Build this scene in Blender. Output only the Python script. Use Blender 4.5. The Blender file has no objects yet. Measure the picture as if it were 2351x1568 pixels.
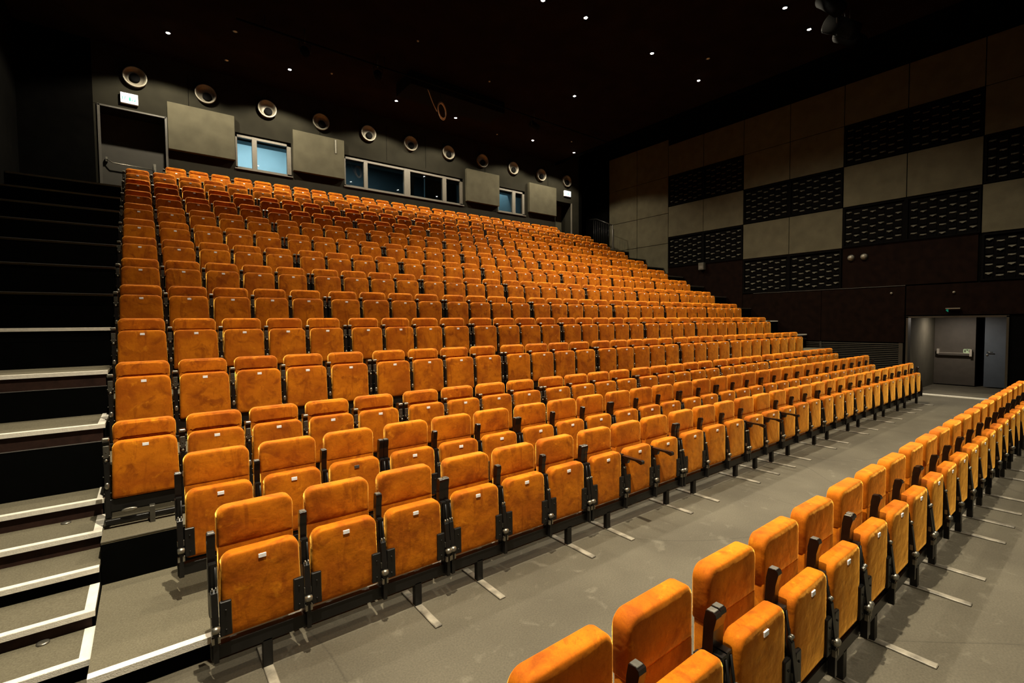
import bpy, bmesh, math, random
from mathutils import Vector, Matrix, noise
random.seed(7)
C = bpy.context.scene
COL = C.collection
PI = math.pi

# ------------------------------------------------------------ camera, world, light
cam_d = bpy.data.cameras.new('camera'); cam = bpy.data.objects.new('camera', cam_d); COL.objects.link(cam)
cam_d.sensor_width = 36; cam_d.lens = 36 * 1093.49 / 2351; cam_d.clip_start = .05; cam_d.clip_end = 100
R_ = Vector((0.792342, -0.610013, -0.008828)); U_ = Vector((0.031386, 0.026307, 0.999161)); F_ = Vector((0.609269, 0.791955, -0.03999))
cam.matrix_world = Matrix(((R_.x, U_.x, -F_.x, 0), (R_.y, U_.y, -F_.y, 0), (R_.z, U_.z, -F_.z, 2.29), (0, 0, 0, 1)))
C.camera = cam
w = bpy.data.worlds.new('world'); C.world = w; w.use_nodes = True
w.node_tree.nodes['Background'].inputs[0].default_value = (.9, .8, .65, 1)
w.node_tree.nodes['Background'].inputs[1].default_value = .0
C.view_settings.view_transform = 'Standard'; C.view_settings.look = 'None'
C.view_settings.exposure = 0.0; C.view_settings.gamma = 1
C.view_settings.use_curve_mapping = False
CEIL = 9.69
LAMP_W = 700          # strength of one house light
LAMP_C = (1, .885, .67)
# lit downlights in the photo (x, y), and the ones of the same grid outside the frame
LIT = [(.69, 15.05), (3.56, 15.09), (6.85, 15.09), (9.11, 15.06), (12.73, 15.05), (15.09, 15.05),
       (11.38, 11.32), (7.48, 8.44), (8.73, 8.29), (11.33, 8.27), (13.74, 8.32), (12.25, 5.2), (13.64, 5.2)]
LIT_OUT = [(1.2, 8.3), (4.4, 8.3), (2.2, 5.2), (6.4, 5.2), (9.4, 5.2), (1.0, 1.9), (4.5, 1.9), (8.0, 1.9), (11.5, 1.9), (15.5, 1.9),
           (0.5, -1.4), (5.0, -1.4), (9.5, -1.4), (14.0, -1.4)]
UNLIT = [(2.03, 13.98), (2.04, 15.62), (12.83, 7.48)]

# ------------------------------------------------------------ materials
def new_mat(name):
    m = bpy.data.materials.new(name); m.use_nodes = True
    nt = m.node_tree; return m, nt, nt.nodes, nt.links, nt.nodes['Principled BSDF']
def mat(name, col, rough=.6, metal=0, var=.12, scale=8, bump=0, bscale=60, spec=.5, coord='Object'):
    m, nt, N, L, b = new_mat(name)
    tc = N.new('ShaderNodeTexCoord'); nz = N.new('ShaderNodeTexNoise'); nz.inputs['Scale'].default_value = scale; nz.inputs['Detail'].default_value = 5
    L.new(tc.outputs[coord], nz.inputs['Vector'])
    rp = N.new('ShaderNodeValToRGB'); L.new(nz.outputs['Fac'], rp.inputs[0])
    rp.color_ramp.elements[0].position = .3; rp.color_ramp.elements[1].position = .7
    rp.color_ramp.elements[0].color = tuple(c * (1 - var) for c in col) + (1,)
    rp.color_ramp.elements[1].color = tuple(min(1, c * (1 + var)) for c in col) + (1,)
    L.new(rp.outputs[0], b.inputs['Base Color'])
    b.inputs['Roughness'].default_value = rough; b.inputs['Metallic'].default_value = metal
    b.inputs['Specular IOR Level'].default_value = spec
    if bump:
        n2 = N.new('ShaderNodeTexNoise'); n2.inputs['Scale'].default_value = bscale; n2.inputs['Detail'].default_value = 3
        L.new(tc.outputs[coord], n2.inputs['Vector'])
        bp = N.new('ShaderNodeBump'); bp.inputs['Strength'].default_value = bump; bp.inputs['Distance'].default_value = .01
        L.new(n2.outputs['Fac'], bp.inputs['Height']); L.new(bp.outputs[0], b.inputs['Normal'])
    return m
def emit(name, col, s):
    m, nt, N, L, b = new_mat(name)
    b.inputs['Base Color'].default_value = (*col, 1); b.inputs['Emission Color'].default_value = (*col, 1); b.inputs['Emission Strength'].default_value = s
    return m
def velvet():
    m, nt, N, L, b = new_mat('orange_velvet')
    tc = N.new('ShaderNodeTexCoord'); oi = N.new('ShaderNodeObjectInfo')
    mul = N.new('ShaderNodeVectorMath'); mul.operation = 'SCALE'; mul.inputs['Scale'].default_value = 37.0
    cb = N.new('ShaderNodeCombineXYZ'); L.new(oi.outputs['Random'], cb.inputs[0]); L.new(oi.outputs['Random'], cb.inputs[2]); L.new(cb.outputs[0], mul.inputs[0])
    ad = N.new('ShaderNodeVectorMath'); ad.operation = 'ADD'; L.new(tc.outputs['Object'], ad.inputs[0]); L.new(mul.outputs[0], ad.inputs[1])
    def nz(sc, det, ro, dist, mp=None):
        n = N.new('ShaderNodeTexNoise'); n.inputs['Scale'].default_value = sc; n.inputs['Detail'].default_value = det; n.inputs['Roughness'].default_value = ro; n.inputs['Distortion'].default_value = dist
        if mp:
            m_ = N.new('ShaderNodeMapping'); m_.inputs['Scale'].default_value = mp; m_.inputs['Rotation'].default_value = (0, .6, 0); L.new(ad.outputs[0], m_.inputs[0]); L.new(m_.outputs[0], n.inputs['Vector'])
        else: L.new(ad.outputs[0], n.inputs['Vector'])
        return n
    def ramp(src, p0, c0, p1, c1):
        r = N.new('ShaderNodeValToRGB'); L.new(src, r.inputs[0]); r.color_ramp.elements[0].position = p0; r.color_ramp.elements[0].color = c0; r.color_ramp.elements[1].position = p1; r.color_ramp.elements[1].color = c1; return r
    def mixc(f, a, b, mode='MIX'):
        x = N.new('ShaderNodeMix'); x.data_type = 'RGBA'; x.blend_type = mode; L.new(f, x.inputs[0]); L.new(a, x.inputs[6])
        if isinstance(b, tuple): x.inputs[7].default_value = b
        else: L.new(b, x.inputs[7])
        return x
    B0, W0 = (0, 0, 0, 1), (1, 1, 1, 1)
    rp0 = ramp(nz(3.2, 4, .55, .4).outputs[0], .36, (.345, .080, .0010, 1), .64, (.53, .152, .0026, 1))
    k1 = ramp(nz(6.5, 5, .55, .7).outputs[0], .53, B0, .68, (.78, .78, .78, 1))       # nap brushed the dark way
    m1 = mixc(k1.outputs[0], rp0.outputs[0], (.22, .044, .0008, 1))
    k2 = ramp(nz(5.0, 4, .6, 1.2, (1.6, 1, .35)).outputs[0], .57, B0, .66, (.62, .62, .62, 1))   # finger streaks
    m2 = mixc(k2.outputs[0], m1.outputs[2], (.26, .055, .001, 1))
    k4 = ramp(nz(24.0, 4, .65, .6, (1.3, 1, .7)).outputs[0], .56, B0, .70, (.5, .5, .5, 1))
    m2 = mixc(k4.outputs[0], m2.outputs[2], (.27, .058, .001, 1))
    k3 = ramp(nz(9.0, 5, .6, .5).outputs[0], .62, B0, .74, (.5, .5, .5, 1))             # brushed the light way
    rp = mixc(k3.outputs[0], m2.outputs[2], (.80, .29, .010, 1))
    n3 = N.new('ShaderNodeTexNoise'); n3.inputs['Scale'].default_value = 170; n3.inputs['Detail'].default_value = 2; L.new(ad.outputs[0], n3.inputs['Vector'])
    mx = N.new('ShaderNodeMix'); mx.data_type = 'RGBA'; mx.blend_type = 'OVERLAY'; mx.inputs[0].default_value = .25
    L.new(rp.outputs[2], mx.inputs[6]); L.new(n3.outputs['Fac'], mx.inputs[7]); L.new(mx.outputs[2], b.inputs['Base Color'])
    b.inputs['Roughness'].default_value = .85; b.inputs['Specular IOR Level'].default_value = .15
    sh = N.new('ShaderNodeBsdfSheen'); sh.inputs['Color'].default_value = (1, .50, .075, 1); sh.inputs['Roughness'].default_value = .28
    ads = N.new('ShaderNodeAddShader'); L.new(b.outputs[0], ads.inputs[0]); L.new(sh.outputs[0], ads.inputs[1]); ad2 = N.new('ShaderNodeAddShader'); L.new(ads.outputs[0], ad2.inputs[0]); L.new(sh.outputs[0], ad2.inputs[1]); L.new(ad2.outputs[0], N['Material Output'].inputs[0])
    n2 = N.new('ShaderNodeTexNoise'); n2.inputs['Scale'].default_value = 9; n2.inputs['Detail'].default_value = 3; L.new(ad.outputs[0], n2.inputs['Vector'])
    bp = N.new('ShaderNodeBump'); bp.inputs['Strength'].default_value = .5; bp.inputs['Distance'].default_value = .014
    L.new(n2.outputs['Fac'], bp.inputs['Height']); L.new(bp.outputs[0], b.inputs['Normal']); L.new(bp.outputs[0], sh.inputs['Normal'])
    return m
M_VEL = velvet()
M_BLK = mat('black_steel', (.007, .0065, .006), .38, .0, .2, 12, spec=.3)
M_ARM = mat('dark_brown_armrest', (.008, .0045, .0035), .22, 0, .2, 20, spec=.4)
M_GRY = mat('grey_bracket', (.085, .08, .065), .45, .6, .15, 30)
M_MET = mat('bare_metal', (.27, .255, .21), .36, .85, .15, 30)
M_CAP = mat('worn_armrest_cap', (.10, .095, .08), .3, .3, .2, 30)
M_PLT = mat('white_number_plate', (.95, .95, .97), .3, 0, .05, 40)
M_PLD = mat('dark_number_plate', (.06, .06, .06), .35, 0, .3, 90)
M_FOOT = mat('worn_foot_steel', (.20, .18, .14), .5, .1, .85, 7)
M_CARP = mat('grey_carpet', (.135, .120, .082), .95, 0, .20, 90, .6, 300, spec=.1)
M_FAS = mat('black_fascia', (.0013, .0014, .0012), .8, 0, .25, 4, spec=.03)
M_RIS = mat('brown_riser', (.026, .012, .0085), .7, 0, .3, 14, spec=.15)
M_NOS = mat('pale_nosing', (.78, .74, .64), .5, .1, .08, 30, .25, 120)
M_LEDGE = mat('thin_edge_metal', (.16, .15, .14), .45, .4, .1, 20)
M_WPAN = mat('grey_felt_panel', (.054, .049, .032), .95, 0, .14, 3, .4, 220, spec=.1)
M_ALC = mat('alcove_wall', (.092, .083, .062), .9, 0, .1, 3, spec=.05)
M_WPR = mat('grey_felt_wall_panel', (.066, .059, .038), .95, 0, .14, 3, .4, 220, spec=.05)
M_WBK = mat('dark_felt_wall', (.0115, .0105, .0068), .95, 0, .16, 3, .4, 220, spec=.1)
M_WLOW = mat('dark_brown_panel', (.0048, .0020, .0011), .75, 0, .35, 5, spec=.03)
M_WDRK = mat('black_wall', (.0012, .0011, .0009), .9, 0, .3, 4, spec=.02)
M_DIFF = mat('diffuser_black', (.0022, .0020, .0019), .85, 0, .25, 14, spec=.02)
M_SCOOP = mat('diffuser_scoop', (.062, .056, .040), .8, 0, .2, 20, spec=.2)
M_CEIL = mat('ceiling_dark', (.0075, .0042, .0024), .95, 0, .25, 2, spec=.02)
M_FRAME = mat('window_frame_grey', (.105, .094, .075), .5, .1, .08, 20)
M_NOZ = mat('nozzle_silver', (.17, .153, .118), .45, .3, .12, 20)
M_HOLE = mat('nozzle_mouth', (.004, .004, .004), .9, 0, .1, 10, spec=.05)
M_DOOR = mat('door_brown_grey', (.078, .066, .052), .6, 0, .12, 5)
M_DOORB = mat('door_blue_grey', (.085, .105, .13), .5, 0, .08, 5)
M_DOORK = mat('door_dark', (.022, .019, .013), .8, 0, .15, 5)
M_STEEL = mat('satin_steel', (.55, .50, .42), .4, .2, .1, 20)
M_DIM = mat('dim_frame_metal', (.05, .046, .038), .5, .2, .1, 20)
M_LOUV = mat('louvre_bronze', (.030, .025, .017), .45, .3, .1, 10)
M_CABLE = mat('beige_cable', (.65, .50, .37), .6, 0, .1, 40)
M_BOOTH = mat('booth_blue_wall', (.50, .62, .64), .8, 0, .05, 3)
M_BOOTHD = mat('booth_dark_wall', (.05, .09, .10), .8, 0, .1, 3)
M_LAMP = emit('lamp_lens', (1, .97, .9), 60)
M_LAMPOFF = mat('lamp_lens_off', (.35, .33, .3), .3, 0, .05, 20)
M_BOOTHL = emit('booth_lamp', (.75, .9, 1), 14)
M_SIGN = emit('exit_sign_white', (.62, .80, 1.0), 1.25)
M_GREEN = emit('exit_sign_green', (.0, .22, .14), .35)
M_STICK = mat('pale_green_sticker', (.5, .66, .42), .5, 0, .05, 20)
def glass():
    m, nt, N, L, b = new_mat('window_glass')
    N.remove(b); out = N['Material Output']
    t = N.new('ShaderNodeBsdfTransparent'); t.inputs[0].default_value = (.86, .9, .9, 1)
    g = N.new('ShaderNodeBsdfGlossy'); g.inputs['Roughness'].default_value = .02
    fr = N.new('ShaderNodeFresnel'); fr.inputs[0].default_value = 1.5
    mx = N.new('ShaderNodeMixShader'); L.new(fr.outputs[0], mx.inputs[0]); L.new(t.outputs[0], mx.inputs[1]); L.new(g.outputs[0], mx.inputs[2]); L.new(mx.outputs[0], out.inputs[0])
    return m
M_GLASS = glass()
def floor_mat():
    m, nt, N, L, b = new_mat('stage_floor')
    tc = N.new('ShaderNodeTexCoord')
    def nz(s, d=5, dist=0):
        n = N.new('ShaderNodeTexNoise'); n.inputs['Scale'].default_value = s; n.inputs['Detail'].default_value = d; n.inputs['Distortion'].default_value = dist; L.new(tc.outputs['Object'], n.inputs['Vector']); return n
    a = nz(.9, 6); rp = N.new('ShaderNodeValToRGB'); L.new(a.outputs[0], rp.inputs[0])
    rp.color_ramp.elements[0].position = .3; rp.color_ramp.elements[0].color = (.058, .050, .034, 1)
    rp.color_ramp.elements[1].position = .75; rp.color_ramp.elements[1].color = (.100, .088, .062, 1)
    s = nz(5, 8, .6); r2 = N.new('ShaderNodeValToRGB'); L.new(s.outputs[0], r2.inputs[0])
    r2.color_ramp.elements[0].position = .60; r2.color_ramp.elements[0].color = (0, 0, 0, 1)
    r2.color_ramp.elements[1].position = .78; r2.color_ramp.elements[1].color = (.6, .6, .6, 1)
    mx = N.new('ShaderNodeMix'); mx.data_type = 'RGBA'; L.new(r2.outputs[0], mx.inputs[0]); L.new(rp.outputs[0], mx.inputs[6]); mx.inputs[7].default_value = (.155, .14, .104, 1)
    # long dark scuff lines
    cn = nz(.42, 0, .3); sb = N.new('ShaderNodeMath'); sb.operation = 'SUBTRACT'; L.new(cn.outputs[0], sb.inputs[0]); sb.inputs[1].default_value = .5
    ab = N.new('ShaderNodeMath'); ab.operation = 'ABSOLUTE'; L.new(sb.outputs[0], ab.inputs[0])
    r3 = N.new('ShaderNodeValToRGB'); L.new(ab.outputs[0], r3.inputs[0])
    r3.color_ramp.elements[0].position = .0; r3.color_ramp.elements[0].color = (.74, .74, .74, 1)
    r3.color_ramp.elements[1].position = .0022; r3.color_ramp.elements[1].color = (1, 1, 1, 1)
    m2 = N.new('ShaderNodeMix'); m2.data_type = 'RGBA'; m2.blend_type = 'MULTIPLY'; m2.inputs[0].default_value = 1; L.new(mx.outputs[2], m2.inputs[6]); L.new(r3.outputs[0], m2.inputs[7])
    f = nz(75, 4); m3 = N.new('ShaderNodeMix'); m3.data_type = 'RGBA'; m3.blend_type = 'OVERLAY'; m3.inputs[0].default_value = .42; L.new(m2.outputs[2], m3.inputs[6]); L.new(f.outputs[0], m3.inputs[7])
    L.new(m3.outputs[2], b.inputs['Base Color']); b.inputs['Roughness'].default_value = .72; b.inputs['Specular IOR Level'].default_value = .25
    return m
M_FLOOR = floor_mat()

# ------------------------------------------------------------ mesh helpers
class MB:
    def __init__(s): s.v = []; s.f = []; s.sm = []
    def box(s, x0, x1, y0, y1, z0, z1):
        b = len(s.v)
        s.v += [(x, y, z) for z in (z0, z1) for y in (y0, y1) for x in (x0, x1)]
        for f in ((0, 2, 3, 1), (4, 5, 7, 6), (0, 1, 5, 4), (2, 6, 7, 3), (0, 4, 6, 2), (1, 3, 7, 5)):
            s.f.append(tuple(b + i for i in f)); s.sm.append(False)
        return s
    def rbox(s, x0, x1, y0, y1, z0, z1, r=.004):     # box with chamfered edges, built as stacked outlines along y
        ol = [(x0 + r, z0), (x1 - r, z0), (x1, z0 + r), (x1, z1 - r), (x1 - r, z1), (x0 + r, z1), (x0, z1 - r), (x0, z0 + r)]
        cx, cz = (x0 + x1) / 2, (z0 + z1) / 2
        rings = []
        for y, k in ((y0, r), (y0 + r, 0), (y1 - r, 0), (y1, r)):
            rings.append([(cx + (p[0] - cx) * (1 - k / max(1e-6, (x1 - x0) / 2)), y, cz + (p[1] - cz) * (1 - k / max(1e-6, (z1 - z0) / 2))) for p in ol])
        return s.loft(rings, smooth=False)
    def loft(s, rings, cap=True, smooth=True):
        n = len(rings[0]); b = len(s.v)
        for r in rings: s.v += r
        for i in range(len(rings) - 1):
            for j in range(n):
                s.f.append((b + i * n + j, b + i * n + (j + 1) % n, b + (i + 1) * n + (j + 1) % n, b + (i + 1) * n + j)); s.sm.append(smooth)
        if cap:
            s.f.append(tuple(b + j for j in reversed(range(n)))); s.sm.append(smooth)
            s.f.append(tuple(b + (len(rings) - 1) * n + j for j in range(n))); s.sm.append(smooth)
        return s
    def prism(s, pts, a0, a1, axis='x'):             # polygon in the two other axes, extruded along axis
        def P(p, a):
            return {'x': (a, p[0], p[1]), 'y': (p[0], a, p[1]), 'z': (p[0], p[1], a)}[axis]
        return s.loft([[P(p, a0) for p in pts], [P(p, a1) for p in pts]], smooth=False)
    def tube(s, pts, r, n=8, closed=False):
        pts = [Vector(p) for p in pts]; rings = []
        for i, p in enumerate(pts):
            t = (pts[min(i + 1, len(pts) - 1)] - pts[max(i - 1, 0)]).normalized()
            a = t.orthogonal().normalized() if i == 0 else (a0 - t * a0.dot(t)).normalized()
            a0 = a; bb = t.cross(a)
            rings.append([tuple(p + (a * math.cos(q) + bb * math.sin(q)) * r) for q in [2 * PI * k / n for k in range(n)]])
        return s.loft(rings)
    def ball(s, c, r, n=10, m=6, sq=(1, 1, 1)):
        rings = []
        for i in range(1, m):
            t = PI * i / m
            rings.append([(c[0] + r * sq[0] * math.sin(t) * math.cos(2 * PI * k / n), c[1] + r * sq[1] * math.sin(t) * math.sin(2 * PI * k / n), c[2] - r * sq[2] * math.cos(t)) for k in range(n)])
        return s.loft(rings)
    def lathe(s, prof, c, n=28, axis='y', smooth=True):   # prof: (radius, offset along axis)
        rings = []
        for r, h in prof:
            ring = []
            for k in range(n):
                q = 2 * PI * k / n; a, d = r * math.cos(q), r * math.sin(q)
                ring.append({'y': (c[0] + a, c[1] + h, c[2] + d), 'z': (c[0] + a, c[1] + d, c[2] + h), 'x': (c[0] + h, c[1] + a, c[2] + d)}[axis])
            rings.append(ring)
        return s.loft(rings, cap=False, smooth=smooth)
    def slab(s, outline, cy, T, r, puff=.01, puffb=.0, steps=4, ins=True, shear=0.0):
        # soft cushion: outline in x,z; thickness T along y, rounded edge r, puffed front (-y)
        cx = sum(p[0] for p in outline) / len(outline); cz = sum(p[1] for p in outline) / len(outline)
        hw = max(abs(p[0] - cx) for p in outline); hh = max(abs(p[1] - cz) for p in outline)
        def ring(inset, y, sc=None):
            if sc is None: kx, kz = 1 - inset / hw, 1 - inset / hh
            else: kx = kz = sc
            return [(cx + (p[0] - cx) * kx, cy + y + shear * (cz + (p[1] - cz) * kz), cz + (p[1] - cz) * kz) for p in outline]
        rs = []
        for sc in (.05, .35, .62, .82):
            rs.append(ring(0, -T / 2 - puff * (1 - sc ** 2.4), sc))
        for i in range(steps + 1):
            t = (PI / 2) * i / steps
            rs.append(ring(r * (1 - math.sin(t)), -T / 2 + r * (1 - math.cos(t)) * 1.0))
        rb = min(r, .012)
        for i in range(3):
            t = (PI / 2) * i / 2
            rs.append(ring(rb * (1 - math.cos(t)), T / 2 - rb * (1 - math.sin(t))))
        rs.append(ring(0, T / 2 + puffb, .4))
        return s.loft(rs)
    def add(s, o, M=None):
        b = len(s.v)
        s.v += [tuple(M @ Vector(p)) if M else p for p in o.v]; s.f += [tuple(b + i for i in f) for f in o.f]; s.sm += o.sm
        return s
    def mesh(s, name, m):
        me = bpy.data.meshes.new(name); me.from_pydata(s.v, [], s.f); me.update()
        me.polygons.foreach_set('use_smooth', s.sm)
        for k in (m if isinstance(m, (list, tuple)) else [m]): me.materials.append(k)
        bm = bmesh.new(); bm.from_mesh(me); bmesh.ops.recalc_face_normals(bm, faces=bm.faces); bm.to_mesh(me); bm.free()
        return me
    def build(s, name, m, parent=None, loc=None):
        o = bpy.data.objects.new(name, s.mesh(name, m)); COL.objects.link(o)
        if parent: o.parent = parent
        if loc: o.location = loc
        return o
def tag(o, label=None, cat=None, group=None, kind=None):
    if label: o['label'] = label
    if cat: o['category'] = cat
    if group: o['group'] = group
    if kind: o['kind'] = kind
    return o
def empty(name, loc=(0, 0, 0), rz=0):
    o = bpy.data.objects.new(name, None); COL.objects.link(o); o.location = loc; o.rotation_euler = (0, 0, rz); o.empty_display_size = .1
    return o
def struct(name, mb, m, label=None):
    o = mb.build(name, m); o['kind'] = 'structure'
    if label: o['label'] = label
    return o
def copy_tree(o, parent=None):
    c = o.copy(); COL.objects.link(c)
    if parent: c.parent = parent
    for ch in o.children: copy_tree(ch, c)
    return c
ORD = ['first', 'second', 'third', 'fourth', 'fifth', 'sixth', 'seventh', 'eighth', 'ninth', 'tenth', 'eleventh', 'twelfth', 'thirteenth', 'fourteenth', 'fifteenth', 'sixteenth', 'seventeenth', 'eighteenth', 'nineteenth', 'twentieth'] + ['twenty-' + k for k in ['first', 'second', 'third', 'fourth', 'fifth', 'sixth', 'seventh', 'eighth', 'ninth']] + ['thirtieth']

# ------------------------------------------------------------ room shell
XL, XR, YB, YF = -2.3, 18.63, 16.55, -5.5
XE = 15.35         # right edge of the hung ceiling
f = MB().box(XL - .2, XR, YF, YB + .4, -.2, 0).box(XR, 22.2, 2.06, 4.19, -.2, 0).box(22.2, 25.5, 1.6, 4.6, -.2, 0)
struct('floor', f, M_FLOOR)
struct('ceiling', MB().box(XL, XE, YF, YB, CEIL, CEIL + .15), M_CEIL)
struct('ceiling', MB().box(XL, XR + .3, YF, YB + .3, 11.9, 12.1).box(XE, XE + .05, YF, YB, CEIL - .12, CEIL + .15), M_WDRK)
struct('wall_left', MB().box(XL - .2, XL, YF, YB + .3, 0, 12), M_WDRK)
struct('wall_front', MB().box(XL, XR, YF - .2, YF, 0, 12), M_WDRK)
# back wall with openings: door (-.81..0.63, z 5.62..8.07), three windows (z 7.02..8.09)
WZ0, WZ1 = 7.02, 8.08
wb = MB(); Y0, Y1 = YB, YB + .22
wins = [(2.32, 3.88), (5.57, 10.31), (12.05, 13.53)]
D0, D1, DZ = -.81, .64, 8.07
RD0, RD1 = 15.36, 16.4
wb.box(D0 - .08, D0, Y0, Y1, 0, DZ); wb.box(D0 - .08, 16.9, Y0, Y1, WZ1, 12)
struct('wall_back', MB().box(XL, D0 - .08, Y0, Y1, 0, 12), M_WDRK)
wb.box(D0, D1, Y0, Y1, 0, 5.62)
wb.box(D1, wins[0][0], Y0, Y1, 0, WZ1); wb.box(wins[0][1], wins[1][0], Y0, Y1, 0, WZ1); wb.box(wins[1][1], wins[2][0], Y0, Y1, 0, WZ1)
wb.box(wins[2][1], RD0, Y0, Y1, 0, WZ1); wb.box(RD1, 16.9, Y0, Y1, 0, WZ1); wb.box(RD0, RD1, Y0, Y1, 0, 5.62)
wb.box(RD0, RD1, Y0, Y1, 7.96, WZ1)
for a, b in wins: wb.box(a, b, Y0, Y1, 0, WZ0)
struct('wall_back', wb, M_WBK)
# thin seams of the back wall cladding
sm_ = MB()
for x in (1.18, 4.78, 7.1, 8.66, 11.4, 14.9): sm_.box(x - .006, x + .006, YB - .004, YB, WZ1 + .1, 9.4)
struct('trim_1', sm_, M_WDRK)
# corner return to the right of the back wall, then the dark passage
struct('wall_corner', MB().box(16.9, 17.1, YB, YB + 1.8, 0, 12).box(17.1, XR, YB + 1.6, YB + 1.8, 0, 12), M_WDRK)

# door recess at the back left
rec = MB().box(D0 - .05, D0, Y1, YB + .78, 5.62, DZ).box(D1, D1 + .05, Y1, YB + .78, 5.62, DZ).box(D0 - .05, D1 + .05, Y1, YB + .78, DZ, DZ + .05)
struct('wall_recess', rec, M_WBK)
d = MB().box(D0, D1, YB + .70, YB + .76, 5.62, DZ); do = struct('door_1', d, M_DOORK, 'dark double door at the top of the left stairs')
fr = MB().box(D0 - .005, D0 + .05, YB - .03, YB + .02, 5.62, DZ).box(D1 - .03, D1 + .02, YB - .03, YB + .02, 5.62, DZ).box(D0, D1, YB - .03, YB + .02, DZ - .03, DZ + .01)
fr.build('door_frame', M_DIM, do)
pb = MB().tube([(D0 + .12, YB + .60, 6.84), (D0 + .25, YB + .56, 6.75), (D1 - .30, YB + .56, 6.72), (D1 - .28, YB + .66, 6.70)], .014)
pb.box(D1 - .31, D1 - .25, YB + .60, YB + .70, 6.62, 6.9).box(D0 + .10, D0 + .14, YB + .6, YB + .7, 6.78, 6.9)
pb.build('panic_bar', M_MET, do)
# back right door
r2 = MB().box(RD0 - .05, RD0, Y1, YB + .78, 5.62, 7.96).box(RD1, RD1 + .05, Y1, YB + .78, 5.62, 7.96).box(RD0, RD1, Y1, YB + .78, 7.96, 8.0)
struct('wall_recess', r2, M_WBK)
d2 = struct('door_2', MB().box(RD0, RD1, YB + .70, YB + .76, 5.62, 7.96), M_WPAN, 'grey door at the back right corner')
MB().box(RD1 - .03, RD1 + .02, YB - .03, YB + .02, 5.62, 7.96).build('door_frame', M_FRAME, d2)
MB().tube([(RD1 - .1, YB + .62, 6.7), (RD1 - .12, YB + .6, 6.45), (RD1 - .1, YB + .62, 6.2)], .018).box(RD1 - .12, RD1 - .08, YB + .62, YB + .7, 6.6, 6.66).build('door_handle', M_MET, d2)

# windows with the lit booths behind
def window(n, x0, x1, mull, label, wm=.06):
    F = MB(); yy = YB + .08
    F.box(x0, x1, yy - .05, yy + .05, WZ0, WZ0 + .06).box(x0, x1, yy - .05, yy + .05, WZ1 - .12, WZ1 - .05)
    F.box(x0, x0 + .05, yy - .05, yy + .05, WZ0, WZ1 - .05).box(x1 - .12, x1, yy - .05, yy + .05, WZ0, WZ1 - .05)
    for a, b in mull: F.box(a, b, yy - .06, yy + .05, WZ0, WZ1 - .05)
    F.box(x0 - .03, x1 + .03, yy - .12, yy - .05, WZ0 - .03, WZ0)
    o = struct('window_%d' % n, F, M_FRAME, label)
    ed = [x0 + .05] + [v for ab in mull for v in ab] + [x1 - .12]
    for i in range(0, len(ed), 2): MB().box(ed[i], ed[i + 1], yy - .004, yy + .004, WZ0 + .06, WZ1 - .12).build('pane', M_GLASS, o)
    return o
struct('trim_6', MB().box(2.1, 4.5, Y1 + .02, Y1 + .35, 7.93, 8.3).box(5.3, 10.5, Y1 + .02, Y1 + .3, 7.96, 8.3).box(11.8, 13.7, Y1 + .02, Y1 + .3, 7.92, 8.3), M_BOOTHD)
window(1, *wins[0], [(2.77, 2.90)], 'left grey framed booth window glowing pale blue')
window(2, *wins[1], [(6.26, 6.39), (7.78, 8.02), (9.40, 9.56)], 'long dark four pane booth window in the back wall')
window(3, *wins[2], [(12.84, 13.01)], 'right booth window with one bright pane')
def booth(x0, x1, z0, z1, dy, m, lamps, nm, part=None):
    B = MB(); t = .08; ya = Y1; yb = Y1 + dy
    B.box(x0 - t, x0, ya, yb, z0, z1).box(x1, x1 + t, ya, yb, z0, z1).box(x0 - t, x1 + t, yb, yb + t, z0, z1).box(x0 - t, x1 + t, ya, yb, z1, z1 + t).box(x0 - t, x1 + t, ya, yb, z0 - t, z0)
    struct('wall_' + nm, B, m)
    if part: struct('wall_' + nm, part, M_BOOTHD)
booth(2.0, 4.6, 5.7, 9.15, 3.0, M_BOOTH, None, 'booth')
booth(5.2, 10.6, 5.7, 9.0, 3.2, M_BOOTHD, None, 'booth', MB().box(9.2, 10.6, Y1 + .9, Y1 + 1.0, 5.7, 9.0).box(8.35, 8.5, Y1 + .5, Y1 + .9, 5.7, 9.0))
struct('wall_booth', MB().box(5.2, 7.7, Y1 + .4, Y1 + 2.3, 8.9, 8.94), M_BOOTH)
booth(11.7, 13.8, 5.7, 9.0, 2.6, M_BOOTH, None, 'booth', MB().box(12.95, 13.05, Y1, Y1 + 1.4, 5.7, 9.0))
def lamp(x, y, z, power, size, col, name='booth_lamp'):
    l = bpy.data.lights.new(name, 'AREA'); l.shape = 'DISK'; l.size = size; l.energy = power; l.color = col
    o = bpy.data.objects.new(name, l); COL.objects.link(o); o.location = (x, y, z); return o
def booth_light(x, y, z, power, label):
    r = MB().lathe([(.0, -.03), (.13, -.03), (.14, 0), (0, 0)], (0, 0, 0), 20, 'z').build('booth_ceiling_lamp', M_BOOTHL, None, (x, y, z))
    tag(r, label, 'lamp', 'lamps inside the control booths'); lp = lamp(x, y, z - .05, power, .25, (.72, .9, 1)); return r
booth_light(3.2, Y1 + 1.3, 9.14, 90, 'round lamp on the ceiling behind the left booth window')
booth_light(6.6, Y1 + 1.2, 8.89, 55, 'round lamp behind the long booth window')
booth_light(12.6, Y1 + .7, 8.99, 70, 'round lamp behind the right booth window')
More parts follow.
